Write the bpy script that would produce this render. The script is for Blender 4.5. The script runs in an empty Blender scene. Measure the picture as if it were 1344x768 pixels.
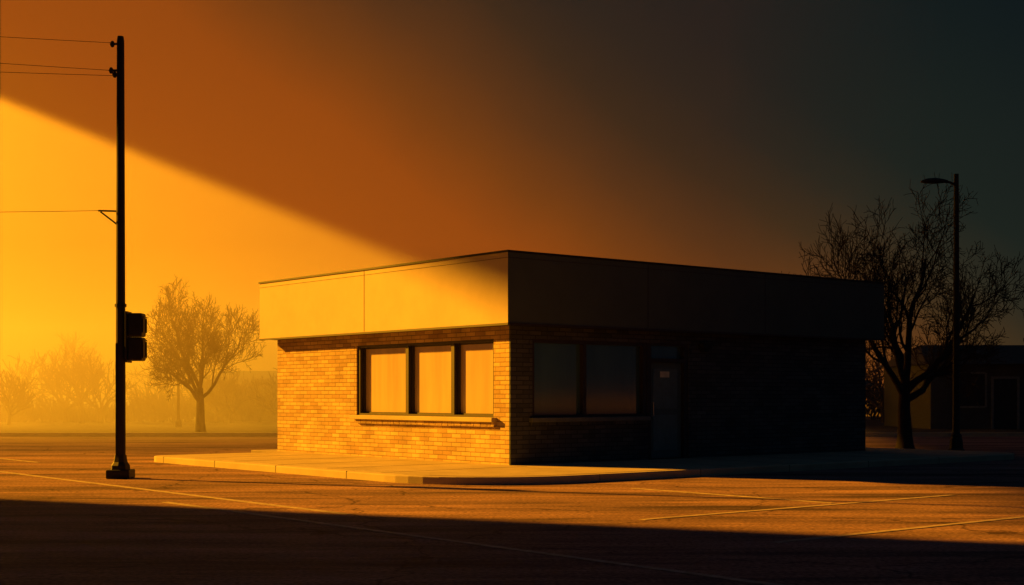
import bpy, bmesh, math, random
from mathutils import Vector, Matrix, Quaternion
S = bpy.context.scene
S.view_settings.view_transform = 'Standard'
S.view_settings.look = 'None'
S.view_settings.exposure = 0

def lin(r, g, b):
    f = lambda c: (c/255/12.92) if c/255 <= .04045 else ((c/255+.055)/1.055)**2.4
    return (f(r), f(g), f(b), 1)

SUN = Vector((-.905, .425, .39)).normalized()   # direction towards the sun

# ------------------------------------------------------------------ camera
cam = bpy.data.cameras.new('camera'); co = bpy.data.objects.new('camera', cam)
S.collection.objects.link(co); S.camera = co
co.location = (0, 0, 1.4); co.rotation_euler = (math.radians(90), 0, 0)
cam.sensor_width = 36; cam.lens = 1810/1344*36; cam.shift_y = (520-384)/1344
cam.clip_end = 3000; cam.clip_start = .1

# ------------------------------------------------------------------ world
w = bpy.data.worlds.new('World'); S.world = w; w.use_nodes = True
nt = w.node_tree; nt.nodes.clear(); N = nt.nodes.new; Lk = nt.links.new
out = N('ShaderNodeOutputWorld'); bg = N('ShaderNodeBackground')
tc = N('ShaderNodeTexCoord'); sep = N('ShaderNodeSeparateXYZ')
Lk(tc.outputs['Generated'], sep.inputs[0])
def m(op, a, b=None, c=None, clamp=False):
    n = N('ShaderNodeMath'); n.operation = op; n.use_clamp = clamp
    for i, v in enumerate((a, b, c)):
        if v is None: continue
        if isinstance(v, (int, float)): n.inputs[i].default_value = v
        else: Lk(v, n.inputs[i])
    return n.outputs[0]
u = m('ADD', m('MULTIPLY', sep.outputs[0], .57), m('MULTIPLY', sep.outputs[2], .82))
pen = m('MULTIPLY', m('MAXIMUM', m('SUBTRACT', .88, sep.outputs[1]), 0), 1.8)
nz = N('ShaderNodeTexNoise'); nz.inputs['Scale'].default_value = 5; nz.inputs['Detail'].default_value = 5
Lk(tc.outputs['Generated'], nz.inputs['Vector'])
u = m('ADD', m('ADD', u, pen), m('MULTIPLY', m('SUBTRACT', nz.outputs[0], .5), .05))
fac = m('DIVIDE', m('ADD', u, .15), .80, clamp=True)
cr = N('ShaderNodeValToRGB')
stops = [(-.15, (240, 132, 8)), (.017, (205, 98, 14)), (.086, (190, 90, 14)), (.13, (148, 76, 18)), (.171, (108, 62, 24)),
         (.212, (68, 49, 27)), (.247, (44, 41, 30)), (.285, (29, 35, 30)), (.42, (15, 24, 27)), (.65, (17, 31, 44))]
el = cr.color_ramp.elements
K = lambda x: (x+.15)/.80
el[0].position = 0; el[0].color = lin(*stops[0][1]); el[1].position = 1; el[1].color = lin(*stops[-1][1])
for p, c in stops[1:-1]:
    e = el.new(K(p)); e.color = lin(*c)
Lk(fac, cr.inputs[0])
sky = N('ShaderNodeTexSky'); sky.sky_type = 'NISHITA'; sky.sun_disc = False
sky.sun_elevation = math.asin(SUN.z); sky.sun_rotation = math.atan2(SUN.x, SUN.y)
add = N('ShaderNodeMix'); add.data_type = 'RGBA'; add.blend_type = 'ADD'; add.inputs[0].default_value = .00003
Lk(cr.outputs[0], add.inputs[6]); Lk(sky.outputs[0], add.inputs[7])
Lk(add.outputs[2], bg.inputs[0]); bg.inputs[1].default_value = 1
Lk(bg.outputs[0], out.inputs[0])

# ------------------------------------------------------------------ sun
sl = bpy.data.lights.new('sun', 'SUN'); so = bpy.data.objects.new('sun', sl); S.collection.objects.link(so)
sl.energy = 15; sl.angle = math.radians(1.1); sl.color = (1, .385, .012)
so.rotation_euler = (-SUN).to_track_quat('-Z', 'Y').to_euler()
so.location = (-30, 20, 30)

# ------------------------------------------------------------------ materials
def mat(name, col, rough=.8, var=.15, scale=6, bump=.15, bscale=60, metallic=0, spec=.3, col2=None, coords='Object', stretch=None, detail=6):
    M = bpy.data.materials.new(name); M.use_nodes = True; t = M.node_tree
    b = t.nodes['Principled BSDF']; n = t.nodes.new; l = t.links.new
    tcn = n('ShaderNodeTexCoord'); v = tcn.outputs[coords]
    if stretch:
        mp = n('ShaderNodeMapping'); mp.inputs['Scale'].default_value = stretch; l(v, mp.inputs[0]); v = mp.outputs[0]
    nn = n('ShaderNodeTexNoise'); nn.inputs['Scale'].default_value = scale; nn.inputs['Detail'].default_value = detail
    nn.inputs['Roughness'].default_value = .65; l(v, nn.inputs['Vector'])
    r = n('ShaderNodeValToRGB'); c1 = tuple(x*(1-var) for x in col); c2 = col2 or tuple(x*(1+var) for x in col)
    r.color_ramp.elements[0].position = .3; r.color_ramp.elements[1].position = .7
    r.color_ramp.elements[0].color = (*c1, 1); r.color_ramp.elements[1].color = (*c2, 1)
    l(nn.outputs[0], r.inputs[0]); l(r.outputs[0], b.inputs['Base Color'])
    b.inputs['Roughness'].default_value = rough; b.inputs['Metallic'].default_value = metallic
    b.inputs['Specular IOR Level'].default_value = spec
    if bump:
        n2 = n('ShaderNodeTexNoise'); n2.inputs['Scale'].default_value = bscale; n2.inputs['Detail'].default_value = 4; l(v, n2.inputs['Vector'])
        bp = n('ShaderNodeBump'); bp.inputs['Strength'].default_value = bump; bp.inputs['Distance'].default_value = .02
        l(n2.outputs[0], bp.inputs['Height']); l(bp.outputs[0], b.inputs['Normal'])
    return M

def brick_mat(name, c1, c2, mo):
    M = bpy.data.materials.new(name); M.use_nodes = True; t = M.node_tree
    b = t.nodes['Principled BSDF']; n = t.nodes.new; l = t.links.new
    tcn = n('ShaderNodeTexCoord'); sp = n('ShaderNodeSeparateXYZ'); l(tcn.outputs['Object'], sp.inputs[0])
    ad = n('ShaderNodeMath'); ad.operation = 'ADD'; l(sp.outputs[0], ad.inputs[0]); l(sp.outputs[1], ad.inputs[1])
    cb = n('ShaderNodeCombineXYZ'); l(ad.outputs[0], cb.inputs[0]); l(sp.outputs[2], cb.inputs[1])
    br = n('ShaderNodeTexBrick'); l(cb.outputs[0], br.inputs['Vector'])
    br.inputs['Scale'].default_value = 1; br.inputs['Brick Width'].default_value = .30; br.inputs['Row Height'].default_value = .0845
    br.inputs['Mortar Size'].default_value = .009; br.inputs['Mortar Smooth'].default_value = .3; br.inputs['Bias'].default_value = -.1
    br.inputs['Color1'].default_value = (*c1, 1); br.inputs['Color2'].default_value = (*c2, 1)
    br.inputs['Mortar'].default_value = (*mo, 1)
    ns = n('ShaderNodeTexNoise'); ns.inputs['Scale'].default_value = 1.6; ns.inputs['Detail'].default_value = 8; l(tcn.outputs['Object'], ns.inputs['Vector'])
    mr = n('ShaderNodeMapRange'); mr.inputs[1].default_value = .3; mr.inputs[2].default_value = .7; mr.inputs[3].default_value = .74; mr.inputs[4].default_value = 1.16
    l(ns.outputs[0], mr.inputs[0])
    mx = n('ShaderNodeMix'); mx.data_type = 'RGBA'; mx.blend_type = 'MULTIPLY'; mx.inputs[0].default_value = 1
    l(br.outputs['Color'], mx.inputs[6]); l(mr.outputs[0], mx.inputs[7]); l(mx.outputs[2], b.inputs['Base Color'])
    b.inputs['Roughness'].default_value = .85; b.inputs['Specular IOR Level'].default_value = .25
    n2 = n('ShaderNodeTexNoise'); n2.inputs['Scale'].default_value = 25; l(tcn.outputs['Object'], n2.inputs['Vector'])
    sb = n('ShaderNodeMath'); sb.operation = 'MULTIPLY_ADD'; l(br.outputs['Fac'], sb.inputs[0]); sb.inputs[1].default_value = -1; l(n2.outputs[0], sb.inputs[2])
    bp = n('ShaderNodeBump'); bp.inputs['Strength'].default_value = .55; bp.inputs['Distance'].default_value = .010
    l(sb.outputs[0], bp.inputs['Height']); l(bp.outputs[0], b.inputs['Normal'])
    return M

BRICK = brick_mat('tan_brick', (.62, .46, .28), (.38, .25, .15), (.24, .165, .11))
BRICK_SHADE = brick_mat('tan_brick_shaded', (.105, .115, .12), (.055, .065, .07), (.035, .04, .045))  # darkened brick: shade of the front face put into the colour
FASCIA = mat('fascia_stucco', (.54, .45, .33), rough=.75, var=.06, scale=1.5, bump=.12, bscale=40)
FASCIA_SHADE = mat('fascia_stucco_shaded', (.085, .115, .10), rough=.75, var=.08, scale=1.5, bump=.1, bscale=40)  # fascia stucco darkened, front-face shade painted into its base colour
METAL = mat('dark_metal', (.025, .025, .025), rough=.6, var=.2, bump=.05, metallic=.1)
FRAME = mat('bronze_frame', (.045, .04, .038), rough=.5, var=.15, bump=0)
BLIND = mat('shaded_glass', (.57, .44, .28), rough=.12, var=.16, scale=1.4, bump=0, spec=.8, stretch=(1, 1.6, .18), detail=3)  # stretched noise paints faint vertical reflections into the pane colour
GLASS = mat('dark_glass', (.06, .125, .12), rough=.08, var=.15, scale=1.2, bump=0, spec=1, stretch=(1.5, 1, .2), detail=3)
DOORM = mat('door_paint', (.10, .15, .15), rough=.5, var=.1, scale=3, bump=.03)
WOOD = mat('pole_wood', (.035, .03, .025), rough=.8, var=.3, scale=20, stretch=(6, 6, .4))
BARK = mat('bark', (.055, .042, .034), rough=.9, var=.3, scale=8)
CONC = mat('concrete', (.45, .38, .26), rough=.85, var=.15, scale=1.3, bump=.25, bscale=70)
PAINT = mat('worn_white_paint', (.36, .29, .25), rough=.8, var=.45, scale=7, bump=.1)
ROOFM = mat('roof_gravel', (.06, .06, .06), rough=.9)
WALLG = mat('grey_render', (.085, .09, .09), rough=.9)
TRIM = mat('grey_trim', (.20, .20, .185), rough=.8)
SIGNM = mat('paper_notice', (.8, .75, .5), rough=.7, bump=0)
SHRUB = mat('twigs', (.06, .048, .036), rough=.9)

def asphalt():
    M = bpy.data.materials.new('asphalt'); M.use_nodes = True; t = M.node_tree
    b = t.nodes['Principled BSDF']; n = t.nodes.new; l = t.links.new
    tcn = n('ShaderNodeTexCoord'); mp = n('ShaderNodeMapping'); mp.inputs['Rotation'].default_value = (0, 0, math.radians(-25))
    mp.inputs['Scale'].default_value = (.2, 1.2, 1); l(tcn.outputs['Object'], mp.inputs[0])
    a = n('ShaderNodeTexNoise'); a.inputs['Scale'].default_value = .9; a.inputs['Detail'].default_value = 9; a.inputs['Roughness'].default_value = .74; l(mp.outputs[0], a.inputs['Vector'])
    r = n('ShaderNodeValToRGB'); r.color_ramp.elements[0].position = .37; r.color_ramp.elements[1].position = .63
    r.color_ramp.elements[0].color = (.075, .053, .06, 1); r.color_ramp.elements[1].color = (.40, .24, .22, 1); l(a.outputs[0], r.inputs[0])
    vo = n('ShaderNodeTexVoronoi'); vo.feature = 'DISTANCE_TO_EDGE'; vo.inputs['Scale'].default_value = .22
    dn = n('ShaderNodeTexNoise'); dn.inputs['Scale'].default_value = 1.3; dn.inputs['Detail'].default_value = 5; l(tcn.outputs['Object'], dn.inputs['Vector'])
    va = n('ShaderNodeVectorMath'); va.operation = 'MULTIPLY_ADD'; l(dn.outputs['Color'], va.inputs[0]); va.inputs[1].default_value = (1.2, 1.2, 0); l(tcn.outputs['Object'], va.inputs[2])
    l(va.outputs[0], vo.inputs['Vector'])
    cm = n('ShaderNodeMapRange'); cm.inputs[1].default_value = .001; cm.inputs[2].default_value = .006; cm.inputs[3].default_value = .45; cm.inputs[4].default_value = 1
    l(vo.outputs['Distance'], cm.inputs[0])
    gr = n('ShaderNodeTexNoise'); gr.inputs['Scale'].default_value = 22; gr.inputs['Detail'].default_value = 4; l(tcn.outputs['Object'], gr.inputs['Vector'])
    gm = n('ShaderNodeMapRange'); gm.inputs[1].default_value = .3; gm.inputs[2].default_value = .7; gm.inputs[3].default_value = .45; gm.inputs[4].default_value = 1.4; l(gr.outputs[0], gm.inputs[0])
    ml = n('ShaderNodeMath'); ml.operation = 'MULTIPLY'; l(cm.outputs[0], ml.inputs[0]); l(gm.outputs[0], ml.inputs[1])
    mx = n('ShaderNodeMix'); mx.data_type = 'RGBA'; mx.blend_type = 'MULTIPLY'; mx.inputs[0].default_value = 1
    l(r.outputs[0], mx.inputs[6]); l(ml.outputs[0], mx.inputs[7]); l(mx.outputs[2], b.inputs['Base Color'])
    b.inputs['Roughness'].default_value = .8; b.inputs['Specular IOR Level'].default_value = .05
    bp = n('ShaderNodeBump'); bp.inputs['Strength'].default_value = .7; bp.inputs['Distance'].default_value = .07
    l(a.outputs[0], bp.inputs['Height']); l(bp.outputs[0], b.inputs['Normal'])
    return M
ASPH = asphalt()
GRASS = mat('dry_grass', (.08, .062, .04), rough=.95, var=.4, scale=.6, bump=.6, bscale=12)

# ------------------------------------------------------------------ mesh helpers
def obj_from_bm(name, bm, material, parent=None, smooth=False, loc=None):
    me = bpy.data.meshes.new(name); bm.normal_update(); bm.to_mesh(me); bm.free()
    if smooth:
        for p in me.polygons: p.use_smooth = True
    me.materials.append(material)
    o = bpy.data.objects.new(name, me); S.collection.objects.link(o)
    if parent: o.parent = parent
    if loc: o.location = loc
    return o
def empty(name, loc=(0, 0, 0), rot=0):
    e = bpy.data.objects.new(name, None); S.collection.objects.link(e); e.location = loc; e.rotation_euler = (0, 0, rot); e.empty_display_size = .3
    return e
def add_box(bm, x0, x1, y0, y1, z0, z1):
    vs = [bm.verts.new((x, y, z)) for z in (z0, z1) for x, y in ((x0, y0), (x1, y0), (x1, y1), (x0, y1))]
    for f in ((3, 2, 1, 0), (4, 5, 6, 7), (0, 1, 5, 4), (1, 2, 6, 5), (2, 3, 7, 6), (3, 0, 4, 7)):
        bm.faces.new([vs[i] for i in f])
def boxes(name, lst, material, parent=None, bevel=0, loc=None):
    bm = bmesh.new()
    for b in lst: add_box(bm, *b)
    o = obj_from_bm(name, bm, material, parent, loc=loc)
    if bevel:
        md = o.modifiers.new('b', 'BEVEL'); md.width = bevel; md.segments = 2; md.limit_method = 'ANGLE'
    return o
def lathe(name, prof, material, parent=None, n=20, loc=None):
    bm = bmesh.new(); rings = []
    for r, z in prof:
        rings.append([bm.verts.new((r*math.cos(2*math.pi*i/n), r*math.sin(2*math.pi*i/n), z)) for i in range(n)])
    for a, b in zip(rings, rings[1:]):
        for i in range(n): bm.faces.new((a[i], a[(i+1) % n], b[(i+1) % n], b[i]))
    bm.faces.new(rings[0][::-1]); bm.faces.new(rings[-1])
    return obj_from_bm(name, bm, material, parent, smooth=False, loc=loc)
def tube(bm, pts, rads, n=6):
    rings = []
    for i, p in enumerate(pts):
        d = (pts[min(i+1, len(pts)-1)] - pts[max(i-1, 0)]).normalized()
        a = d.orthogonal().normalized() if i == 0 else (a - d*a.dot(d)).normalized()
        b = d.cross(a)
        rings.append([bm.verts.new(p + (a*math.cos(2*math.pi*k/n) + b*math.sin(2*math.pi*k/n))*rads[i]) for k in range(n)])
    for r1, r2 in zip(rings, rings[1:]):
        for k in range(n): bm.faces.new((r1[k], r1[(k+1) % n], r2[(k+1) % n], r2[k]))
def poly_prism(name, pts, z0, z1, material, parent=None, bevel=0):
    bm = bmesh.new()
    a = [bm.verts.new((x, y, z0)) for x, y in pts]; b = [bm.verts.new((x, y, z1)) for x, y in pts]
    bm.faces.new(b); bm.faces.new(a[::-1]); k = len(pts)
    for i in range(k): bm.faces.new((a[i], a[(i+1) % k], b[(i+1) % k], b[i]))
    bmesh.ops.recalc_face_normals(bm, faces=bm.faces)
    o = obj_from_bm(name, bm, material, parent)
    if bevel:
        md = o.modifiers.new('b', 'BEVEL'); md.width = bevel; md.segments = 3; md.limit_method = 'ANGLE'; md.angle_limit = math.radians(40)
    return o

# ------------------------------------------------------------------ ground
boxes('ground', [(-700, 700, -200, 1200, -.3, 0)], ASPH)

C = Vector((-.03, 25.3, 0)); ANG = math.atan2(.633, .774)
v = Vector((math.cos(ANG), math.sin(ANG), 0)); uu = Vector((-math.sin(ANG), math.cos(ANG), 0))

# pavement round the building (with kerb)
pav = empty('pavement', C, ANG)
def arc(cx, cy, r, a0, a1, k=12):
    return [(cx+r*math.cos(a0+(a1-a0)*i/k), cy+r*math.sin(a0+(a1-a0)*i/k)) for i in range(k+1)]
def pav_pts(off, e=0):
    r = 2.2-off
    P = arc(-3.35+2.2, -3.05+2.2, r, math.pi, 1.5*math.pi)
    P += arc(11.6-e, -3.05+1.0, 1.0-off, 1.5*math.pi, 2*math.pi, 6)
    P += [(12.6-e-off, 9.4), (-.2, 9.4), (-.2, 8.25-off)]
    P += arc(-3.35+.5, 8.25-.5, .5-off, .5*math.pi, math.pi, 5)
    return P
poly_prism('kerb', pav_pts(0), -.05, .125, CONC, pav, .02)
poly_prism('slab', pav_pts(.17), .0, .131, mat('pavement_concrete', (.40, .33, .24), rough=.85, var=.2, scale=1.0, bump=.3, bscale=60), pav, 0)
JOINT = mat('joint_dark', (.1, .08, .06))
jl = [(-3.18, -.02, y-.008, y+.008, .1315, .1335) for y in (-.5, 1.2, 2.9, 4.6, 6.3)]
jl += [(x-.008, x+.008, -2.88, -.02, .1315, .1335) for x in (1.2, 2.9, 4.6, 6.3, 8, 9.7)]
boxes('slab_joints', jl, JOINT, pav)
kj = [(-3.354, -3.17, y-.004, y+.004, .0, .1265) for y in (0.3, 2.7, 5.1, 7.4)] + [(x-.004, x+.004, -3.054, -2.87, 0, .1265) for x in (-.6, 1.8, 4.2, 6.6, 9)]
boxes('kerb_joints', kj, JOINT, pav)

# painted parking lines (local building axes v,u)
mk = empty('parking_lines', C, ANG)
def loc_uv(px, py):
    Y = 1.4*1810/(py-520); X = (px-672)/1810*Y
    d = Vector((X, Y, 0))-C
    return d.dot(v), d.dot(uu)
LN = []
def ln_u(x, y0, y1, wd=.10): LN.append((x-wd/2, x+wd/2, min(y0, y1), max(y0, y1), .002, .006))
def ln_v(y, x0, x1, wd=.10): LN.append((min(x0, x1), max(x0, x1), y-wd/2, y+wd/2, .002, .0065))
a = loc_uv(290, 664); b = loc_uv(870, 757); ln_u((a[0]+b[0])/2, a[1]+1, b[1]-3)
a = loc_uv(1010, 712); b = loc_uv(1344, 680); ln_v((a[1]+b[1])/2, a[0], b[0]+8)
a = loc_uv(875, 680); b = loc_uv(1240, 651); ln_v((a[1]+b[1])/2, a[0]-.4, b[0]+.2)
a = loc_uv(835, 641); b = loc_uv(1090, 661); ln_u((a[0]+b[0])/2, a[1], b[1])
a = loc_uv(0, 616); b = loc_uv(230, 652); ln_u((a[0]+b[0])/2, a[1]+6, b[1]-4)
a = loc_uv(0, 598); b = loc_uv(90, 606); ln_u((a[0]+b[0])/2-.6, a[1]+9, b[1])
boxes('line_paint', LN, PAINT, mk)

# ------------------------------------------------------------------ the building
B = empty('brick_shop_building', C, ANG)
LX, LY, HT = 10.65, 8.52, 2.95; TH = .3; O = .3; Z0 = .131
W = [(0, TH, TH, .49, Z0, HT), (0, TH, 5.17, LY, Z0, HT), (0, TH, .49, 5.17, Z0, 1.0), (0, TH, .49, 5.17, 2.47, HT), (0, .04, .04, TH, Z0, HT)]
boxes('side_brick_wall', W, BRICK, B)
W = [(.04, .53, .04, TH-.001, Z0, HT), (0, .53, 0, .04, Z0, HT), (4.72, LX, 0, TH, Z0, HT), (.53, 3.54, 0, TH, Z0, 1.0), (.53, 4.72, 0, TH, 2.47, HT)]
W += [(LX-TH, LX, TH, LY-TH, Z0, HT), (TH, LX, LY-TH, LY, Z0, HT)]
boxes('front_brick_walls', W, BRICK_SHADE, B)
fz0, fz1 = 2.706, 4.0
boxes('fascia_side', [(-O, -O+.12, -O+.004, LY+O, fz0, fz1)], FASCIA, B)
boxes('fascia_front', [(-O+.12, LX+O, -O, -O+.12, fz0, fz1), (-O, -O+.12, -O, -O+.0035, fz0, fz1), (LX+O-.12, LX+O, -O+.12, LY+O, fz0, fz1), (-O+.12, LX+O-.12, LY+O-.12, LY+O, fz0, fz1)], FASCIA_SHADE, B)
boxes('soffit', [(-O+.12, -.002, -O+.12, LY+O-.12, fz0+.03, fz0+.06), (0, LX+O-.12, -O+.12, -.002, fz0+.03, fz0+.06)], FRAME, B)
boxes('roof', [(-O+.12, LX+O-.12, -O+.12, LY+O-.12, 3.6, 3.7)], ROOFM, B)
boxes('coping', [(-O-.02, -O+.14, -O-.02, LY+O+.02, fz1+.001, fz1+.04), (-O+.14, LX+O+.02, -O-.02, -O+.14, fz1+.001, fz1+.04),
                 (LX+O-.14, LX+O+.02, -O+.14, LY+O+.02, fz1+.001, fz1+.04)], METAL, B)
boxes('drip_edge', [(-O-.012, -O-.001, -O-.012, LY+O, fz0-.02, fz0+.02), (-O-.001, LX+O, -O-.012, -O-.001, fz0-.02, fz0+.02)], FRAME, B)
SEAM = mat('seam_sealant', (.15, .12, .09), bump=0)
SE = [(-O-.004, -O-.001, y-.007, y+.007, fz0+.03, fz1) for y in (4.42,)]
SE += [(-O-.004, -O-.001, -O, LY+O, fz1-.10, fz1-.092)]
boxes('fascia_side_seams', SE, SEAM, B)
SE = [(x-.007, x+.007, -O-.004, -O-.001, fz0+.03, fz1) for x in (3.25, 6.75)]
SE += [(-O, LX+O, -O-.004, -O-.001, fz1-.10, fz1-.092)]
boxes('fascia_front_seams', SE, FRAME, B)
# left windows
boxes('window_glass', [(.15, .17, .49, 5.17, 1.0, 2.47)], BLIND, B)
fr = [(.03, .149, 5.08, 5.17, 1.0, 2.47), (.03, .149, .49, .55, 1.0, 2.47), (.03, .149, .55, 5.08, 2.42, 2.47), (.03, .149, .55, 5.08, 1.0, 1.04)]
for y in (3.36, 1.82): fr.append((.04, .149, y-.05, y+.05, 1.04, 2.42))
for y in (3.36, 1.82, 5.08): fr.append((.11, .149, y-.12 if y < 5 else y-.05, y-.05 if y < 5 else y, 1.04, 2.42))
for y0, y1 in ((.55, 1.70), (1.87, 3.24), (3.41, 5.03)):
    fr += [(.13, .149, y0, y0+.03, 1.04, 2.42), (.13, .149, y0+.03, y1, 1.04, 1.07), (.13, .149, y0+.03, y1, 2.39, 2.42)]
boxes('window_frame', fr, FRAME, B)
boxes('window_sill', [(-.12, .029, .40, 5.27, .915, .999)], CONC, B, .01)
sl2 = [(-.06, -.001, .42+.205*i, .42+.205*i+.19, .83, .914) for i in range(23)]
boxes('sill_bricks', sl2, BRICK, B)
# front windows
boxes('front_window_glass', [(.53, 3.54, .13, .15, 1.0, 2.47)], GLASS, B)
fr = [(.53, .60, .03, .129, 1.0, 2.47), (1.83, 1.91, .03, .129, 1.05, 2.40), (3.44, 3.54, .03, .129, 1.0, 2.47), (.60, 3.44, .03, .129, 2.40, 2.47), (.60, 3.44, .03, .129, 1.0, 1.05)]
boxes('front_window_frame', fr, FRAME, B)
boxes('front_window_sill', [(.45, 3.53, -.10, .029, .915, .999)], mat('sill_shaded', (.15, .17, .16)), B, .01)  # sill colour darkened to match the shade painted on the front
boxes('front_sill_bricks', [(.47+.205*i, .47+.205*i+.19, -.05, -.001, .83, .914) for i in range(15)], BRICK_SHADE, B)
# door
boxes('door', [(3.66, 4.60, .10, .14, Z0+.02, 2.08)], DOORM, B, .005)
boxes('door_panel', [(3.78, 4.48, .088, .0995, .30, 1.02), (3.78, 4.48, .088, .0995, 1.14, 1.95)], mat('door_panel_paint', (.13, .20, .20), rough=.4, bump=0), B, .006)
boxes('door_frame', [(3.541, 3.66, .02, .15, Z0, 2.47), (4.60, 4.72, .02, .15, Z0, 2.47), (3.66, 4.60, .02, .15, 2.08, 2.16), (3.66, 4.60, .02, .15, 2.42, 2.47)], FRAME, B)
boxes('door_transom_glass', [(3.66, 4.60, .12, .14, 2.16, 2.42)], GLASS, B)
boxes('door_threshold', [(3.541, 4.72, -.03, .15, Z0+.001, Z0+.02)], METAL, B)
bm = bmesh.new()
tube(bm, [Vector((3.74, .085, 1.0)), Vector((3.74, .03, 1.0)), Vector((3.74, .03, 1.28)), Vector((3.74, .085, 1.28))], [.012]*4, 8)
obj_from_bm('door_handle', bm, mat('steel', (.5, .5, .5), rough=.3, metallic=1, bump=0), B)
boxes('door_notice', [(3.98, 4.24, .083, .087, 1.78, 1.90)], SIGNM, B)
boxes('wall_light', [(5.0, 5.26, -.16, -.001, 2.38, 2.50), (5.04, 5.22, -.12, -.001, 2.31, 2.38)], METAL, B, .02)
boxes('roof_vent', [(6.2, 6.9, 4.6, 5.3, 3.7, 4.0)], METAL, B, .02)

# ------------------------------------------------------------------ utility pole + wires + signal
px, py = -6.67, 23.5
UP = empty('utility_pole', (px, py, 0))
lathe('shaft', [(.085, .3), (.08, 2.5), (.072, 5), (.062, 7.45), (.05, 7.53)], WOOD, UP, 16)
lathe('pole_base', [(.20, 0), (.20, .06), (.17, .09), (.16, .22), (.12, .28), (.105, .36), (.10, .40)], METAL, UP, 8)
boxes('pole_footing', [(-.20, .20, -.20, .20, 0, .15)], METAL, UP, .02)
lathe('pole_collar', [(.10, 0), (.10, .05)], METAL, UP, 16, loc=(0, 0, 2.92))
bm = bmesh.new(); INS = []
for z, l in ((7.40, .14), (6.95, .16), (6.88, .10)):
    tube(bm, [Vector((0, 0, z)), Vector((-l, 0, z))], [.02, .02], 8)
    tube(bm, [Vector((-l, 0, z-.05)), Vector((-l, 0, z)), Vector((-l, 0, z+.05))], [.025, .045, .02], 8)
tube(bm, [Vector((0, 0, 4.55)), Vector((-.38, 0, 4.56))], [.015, .015], 6)
tube(bm, [Vector((0, 0, 4.28)), Vector((-.34, 0, 4.54))], [.015, .015], 6)
tube(bm, [Vector((-.05, -.07, .4)), Vector((-.05, -.075, 2.3))], [.018, .018], 6)
obj_from_bm('insulators_and_brackets', bm, METAL, UP)
bm = bmesh.new()
for z, dz, o in ((7.42, 1.3, -.14), (6.95, 1.5, -.16), (6.86, .9, -.10), (4.56, .1, -.38)):
    pts = []
    for i in range(25):
        f = i/24; pts.append(Vector((o+f*(-25.1-px-o), f*-.4, z+f*dz-.9*f*(1-f)*.5)))
    tube(bm, pts, [.005]*25, 4)
obj_from_bm('wires', bm, METAL, UP)

TS = empty('traffic_signal', (px, py, 0))
boxes('signal_housing', [(.15, .40, -.14, .14, 2.0, 2.40), (.15, .40, -.14, .14, 2.41, 2.81)], METAL, TS, .03)
boxes('backplate', [(.12, .149, -.17, .17, 1.97, 2.84)], METAL, TS, .01)
boxes('mounting_brackets', [(.05, .12, -.03, .03, 2.15, 2.21), (.05, .12, -.03, .03, 2.62, 2.68)], METAL, TS)
boxes('signal_visors', [(.401, .42, -.12, .12, 2.05, 2.07), (.401, .42, -.12, -.10, 2.07, 2.33), (.401, .42, .10, .12, 2.07, 2.33), (.401, .425, -.12, .12, 2.34, 2.36),
                        (.401, .42, -.12, -.10, 2.48, 2.72), (.401, .42, .10, .12, 2.48, 2.72), (.401, .425, -.12, .12, 2.73, 2.75)], METAL, TS)

# ------------------------------------------------------------------ street lamp
SLm = empty('street_lamp', (10.6, 32.9, 0))
lathe('lamp_post', [(.10, .4), (.085, .6), (.075, 3), (.055, 6.7)], METAL, SLm, 16)
lathe('lamp_base', [(.20, 0), (.20, .12), (.16, .16), (.15, .34), (.12, .42), (.13, .46), (.09, .52)], METAL, SLm, 12)
bm = bmesh.new()
tube(bm, [Vector((0, 0, 6.42)), Vector((-.15, 0, 6.5)), Vector((-.32, 0, 6.52))], [.035, .03, .03], 8)
obj_from_bm('arm', bm, METAL, SLm)
bm = bmesh.new()
secs = [(-.20, .04, .03, 0), (-.30, .09, .06, .0), (-.50, .14, .09, 0), (-.70, .13, .075, 0), (-.84, .05, .03, -.01)]
rings = []
for x, wy, hz, dz in secs:
    rings.append([bm.verts.new((x, wy*math.cos(a*math.pi/6), 6.52+dz+hz*math.sin(a*math.pi/6)*(1.0 if a < 7 else .6))) for a in range(12)])
for r1, r2 in zip(rings, rings[1:]):
    for k in range(12): bm.faces.new((r1[k], r1[(k+1) % 12], r2[(k+1) % 12], r2[k]))
bm.faces.new(rings[0]); bm.faces.new(rings[-1][::-1]); bmesh.ops.recalc_face_normals(bm, faces=bm.faces)
obj_from_bm('lamp_head', bm, METAL, SLm, True)

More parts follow.
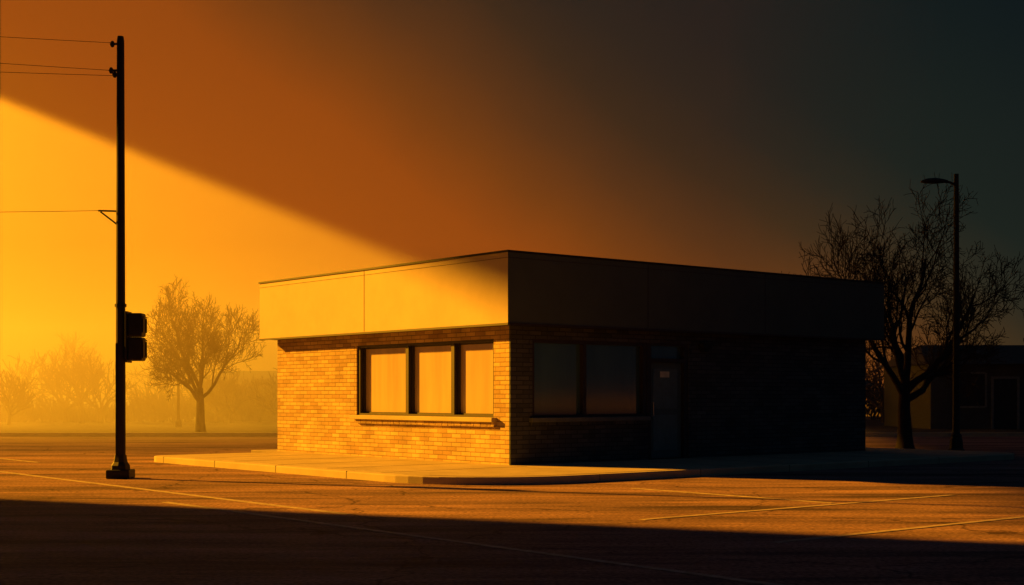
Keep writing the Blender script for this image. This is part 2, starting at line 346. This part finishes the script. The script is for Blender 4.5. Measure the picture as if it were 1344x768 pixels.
# ------------------------------------------------------------------ bare trees
def grow_tree(seed, levels=5, kids=(6, 7, 6, 5, 4), trunk=(1.9, .22), limb=2.9, up=.14, spread=(.3, 1.2), nseg=8, wobb=.28, rat=(.52, .75)):
    R = random.Random(seed); segs = []
    def branch(p, d, L, r, lv):
        n = nseg if lv < 2 else (5 if lv < 4 else 3)
        pts = [p.copy()]; rd = [r]; dirs = [d.copy()]
        end = r*(.62 if lv == 0 else .3)
        for i in range(n):
            wob = .10 if lv == 0 else wobb
            d = (d + Vector((R.uniform(-1, 1), R.uniform(-1, 1), R.uniform(-1, 1)))*wob + Vector((0, 0, up if lv else .3))*.6).normalized()
            p = p + d*(L/n); pts.append(p.copy()); rd.append(r+(end-r)*(i+1)/n); dirs.append(d.copy())
        segs.append((pts, rd, lv))
        if lv >= levels: return
        k = kids[lv]; a0 = R.uniform(0, 6.28)
        for j in range(k):
            f = (.72+.28*j/(k-1)) if lv == 0 else (.2+.8*(j+R.random()*.6)/k)
            f = min(f, 1); x = f*n; i = min(int(x), n-1); q = pts[i].lerp(pts[i+1], x-i); dd = dirs[i+1]
            ax = dd.orthogonal().normalized(); ax.rotate(Quaternion(dd, a0+j*2.4+R.uniform(-.4, .4)))
            ang = (spread[1]+(spread[0]-spread[1])*j/(k-1)) if lv == 0 else R.uniform(.4, 1.0)
            nd = dd.copy(); nd.rotate(Quaternion(ax, ang))
            ln = (limb if lv == 0 else L*R.uniform(.48, .72))*(1 if lv else R.uniform(.85, 1.1))*(1-.2*f if lv else 1)
            rr = (rd[i]*R.uniform(*rat)) if lv == 0 else rd[i]*R.uniform(.42, .62)
            branch(q, nd, ln, max(rr, .005), lv+1)
    branch(Vector((0, 0, -.1)), Vector((R.uniform(-.05, .05), 0, 1)), trunk[0], trunk[1], 0)
    return segs
def tree_bm(bm, segs, H, Wd, base=(0, 0), minr=.006, flip=1):
    zs = [p.z for s in segs for p in s[0]]; xs = [p.x for s in segs for p in s[0]]
    sz = H/max(zs); sx = Wd/(max(xs)-min(xs))
    for pts, rd, lv in segs:
        P = [Vector((p.x*sx*flip+base[0], p.y*sx+base[1], p.z*sz)) for p in pts]
        sc = (sx+sz)/2
        R2 = [max(r*sc, minr) for r in rd]
        if lv == 0: R2[0] *= 1.5; R2[1] *= 1.12
        tube(bm, P, R2, (10, 7, 5, 4, 3, 3)[min(lv, 5)])
def tree(name, loc, seed, H, Wd, **k):
    e = empty(name, loc); bm = bmesh.new(); minr = k.pop('minr', .006)
    tree_bm(bm, grow_tree(seed, **k), H, Wd, minr=minr); obj_from_bm('trunk_and_branches', bm, BARK, e, True); return e
tree('bare_tree', (10.26, 36, 0), 11, 7.1, 6.3, minr=.0075, up=.10, spread=(.25, 1.15), limb=3.2, trunk=(1.9, .23))
tree('bare_tree', (-11.3, 50, 0), 12, 5.75, 4.8, minr=.0075, nseg=7, wobb=.26, rat=(.45, .62))
tree('bare_tree', (-21.2, 68, 0), 8, 4.6, 4.4, minr=.008, levels=4)

# distant tree mass
bm = bmesh.new(); R = random.Random(3)
vars_ = [grow_tree(s, levels=3, kids=(6, 6, 6, 4), trunk=(1.2, .2), limb=2.6) for s in (21, 22, 23, 24)]
for i in range(46):
    x = -36+i*1.75+R.uniform(-.7, .7)
    if -7 < x < 12: continue
    h = R.uniform(2.4, 4.0)*(1.0 if x < 0 else 1.25)
    tree_bm(bm, vars_[i % 4], h, h*R.uniform(.8, 1.2), (x, (68 if x < 0 else 76)+R.uniform(-5, 5)), minr=.02, flip=R.choice((-1, 1)))
obj_from_bm('distant_trees', bm, BARK)
bm = bmesh.new()
for i in range(9000):
    x = R.uniform(-42, 48); y = (72 if x < 0 else 79)+R.uniform(-2, 2)
    hh = 1.2+.9*math.sin(x*.35)+.5*math.sin(x*1.3+1)+R.uniform(-.3, .5); hh = max(.5, hh)
    z = R.uniform(0, hh*.7); d = Vector((R.uniform(-.6, .6), R.uniform(-.5, .5), 1)).normalized()*R.uniform(.3, .9)
    p = Vector((x, y, z)); s = Vector((d.z, 0, -d.x)).normalized()*R.uniform(.03, .09)
    bm.faces.new([bm.verts.new(p-s), bm.verts.new(p+s), bm.verts.new(p+d+s*.3), bm.verts.new(p+d-s*.3)])
obj_from_bm('hedge', bm, SHRUB)

# ------------------------------------------------------------------ verge and road kerb in the distance
boxes('grass_verge', [(-200, 200, 48, 400, 0, .06)], GRASS)
boxes('road_kerb', [(-200, 200, 47.6, 47.99, 0, .14)], CONC)
FP = empty('street_lamp', (-14.4, 59.5, 0)); lathe('lamp_post', [(.07, 0), (.05, 3.6)], METAL, FP, 8); lathe('lamp_base', [(.14, 0), (.14, .3), (.08, .4)], METAL, FP, 8)
boxes('lamp_head', [(-.5, .1, -.08, .08, 3.6, 3.68)], METAL, FP, .02)

# ------------------------------------------------------------------ distant buildings
def shop(name, x0, x1, y, h, dep, wins, door=None):
    e = empty(name, (x0, y, 0)); L = x1-x0
    boxes('walls', [(0, L, 0, dep, 0, h)], WALLG, e)
    bm = bmesh.new()
    a = [bm.verts.new(p) for p in ((-.3, -.4, h), (L+.3, -.4, h), (L+.3, dep+.4, h), (-.3, dep+.4, h), (.6, dep/2, h+.9), (L-.6, dep/2, h+.9))]
    for f in ((0, 1, 5, 4), (2, 3, 4, 5), (1, 2, 5), (3, 0, 4), (3, 2, 1, 0)): bm.faces.new([a[i] for i in f])
    obj_from_bm('roof', bm, ROOFM, e)
    boxes('window_glass', [(a_, b_, -.012, -.002, 1.0, 2.3) for a_, b_ in wins], FRAME, e)
    boxes('window_trim', [q for a_, b_ in wins for q in ((a_-.08, a_, -.04, -.002, .95, 2.35), (b_, b_+.08, -.04, -.002, .95, 2.35), (a_, b_, -.04, -.002, 2.3, 2.38), (a_, b_, -.06, -.002, .92, 1.0))], TRIM, e)
    if door:
        boxes('door', [(door, door+.95, -.02, -.002, 0.02, 2.1)], FRAME, e)
        boxes('door_trim', [(door-.1, door, -.05, -.002, 0, 2.2), (door+.95, door+1.05, -.05, -.002, 0, 2.2), (door, door+.95, -.05, -.002, 2.1, 2.2)], TRIM, e)
shop('low_house', 17.0, 33, 56, 2.7, 7, [(1.0, 2.2), (4.2, 5.4), (7.6, 9)], 2.55)
shop('low_house', 12.6, 16.4, 64, 1.9, 5, [(.8, 1.5)])
shop('low_house', -16.5, -12.2, 74, 1.9, 5, [(.8, 1.8), (2.6, 3.5)])

# ------------------------------------------------------------------ unseen blockers outside the frame, added to cast the big shadows
TW = empty('shadow_blocker_tower', (0, 0, 0))  # unseen block, placed so its corner shades the foreground
boxes('walls', [(-42, -25.1, -25, 27.3, 0, 24)], WALLG, TW)
boxes('blocker_bands', [(-25.098, -25.05, -24, 26.5, z, z+1.6) for z in (1.2, 4.6, 8, 11.4, 14.8, 18.2)], GLASS, TW)
boxes('blocker_parapet', [(-42, -25.1, -25, 27.3, 24.001, 24.6)], FASCIA, TW)
EB = empty('beam_blocker_slab', (0, 0, 0))  # invented raised slab, underside sloped to cut the beam's upper edge
bm = bmesh.new(); x0, x1 = -50, -46
zb = lambda x, y: 1.4+.0669*y-.4*x
vs = []
for y in (-12, 124):
    vs += [bm.verts.new((x0, y, zb(x1, y)+3)), bm.verts.new((x1, y, zb(x1, y))), bm.verts.new((x1, y, 66)), bm.verts.new((x0, y, 66))]
for f in ((0, 1, 2, 3), (7, 6, 5, 4), (0, 4, 5, 1), (1, 5, 6, 2), (2, 6, 7, 3), (3, 7, 4, 0)): bm.faces.new([vs[i] for i in f])
bmesh.ops.recalc_face_normals(bm, faces=bm.faces)
obj_from_bm('walls', bm, WALLG, EB)
boxes('blocker_bands', [(-45.999, -45.95, -10, 122, z, z+1.7) for z in range(31, 64, 4)], GLASS, EB)
boxes('blocker_columns', [(-49, -48.4, y, y+.6, 0, zb(-46, y)+1) for y in (-10, 6, 120)], WALLG, EB)

# ------------------------------------------------------------------ mist
def mist(name, box, dens, aniso, col):
    M = bpy.data.materials.new(name); M.use_nodes = True; t = M.node_tree; t.nodes.clear()
    o_ = t.nodes.new('ShaderNodeOutputMaterial'); vsn = t.nodes.new('ShaderNodeVolumeScatter')
    vsn.inputs['Color'].default_value = col; vsn.inputs['Density'].default_value = dens; vsn.inputs['Anisotropy'].default_value = aniso
    t.links.new(vsn.outputs[0], o_.inputs['Volume'])
    boxes(name, [box], M)
mist('mist', (-31, 13, 41, 84, -.2, 27), .013, .45, (1, .92, .7, 1))
mist('ground_mist', (-30.5, 0, 37.5, 83.5, -.15, 5.5), .025, .35, (1, .70, .4, 1))
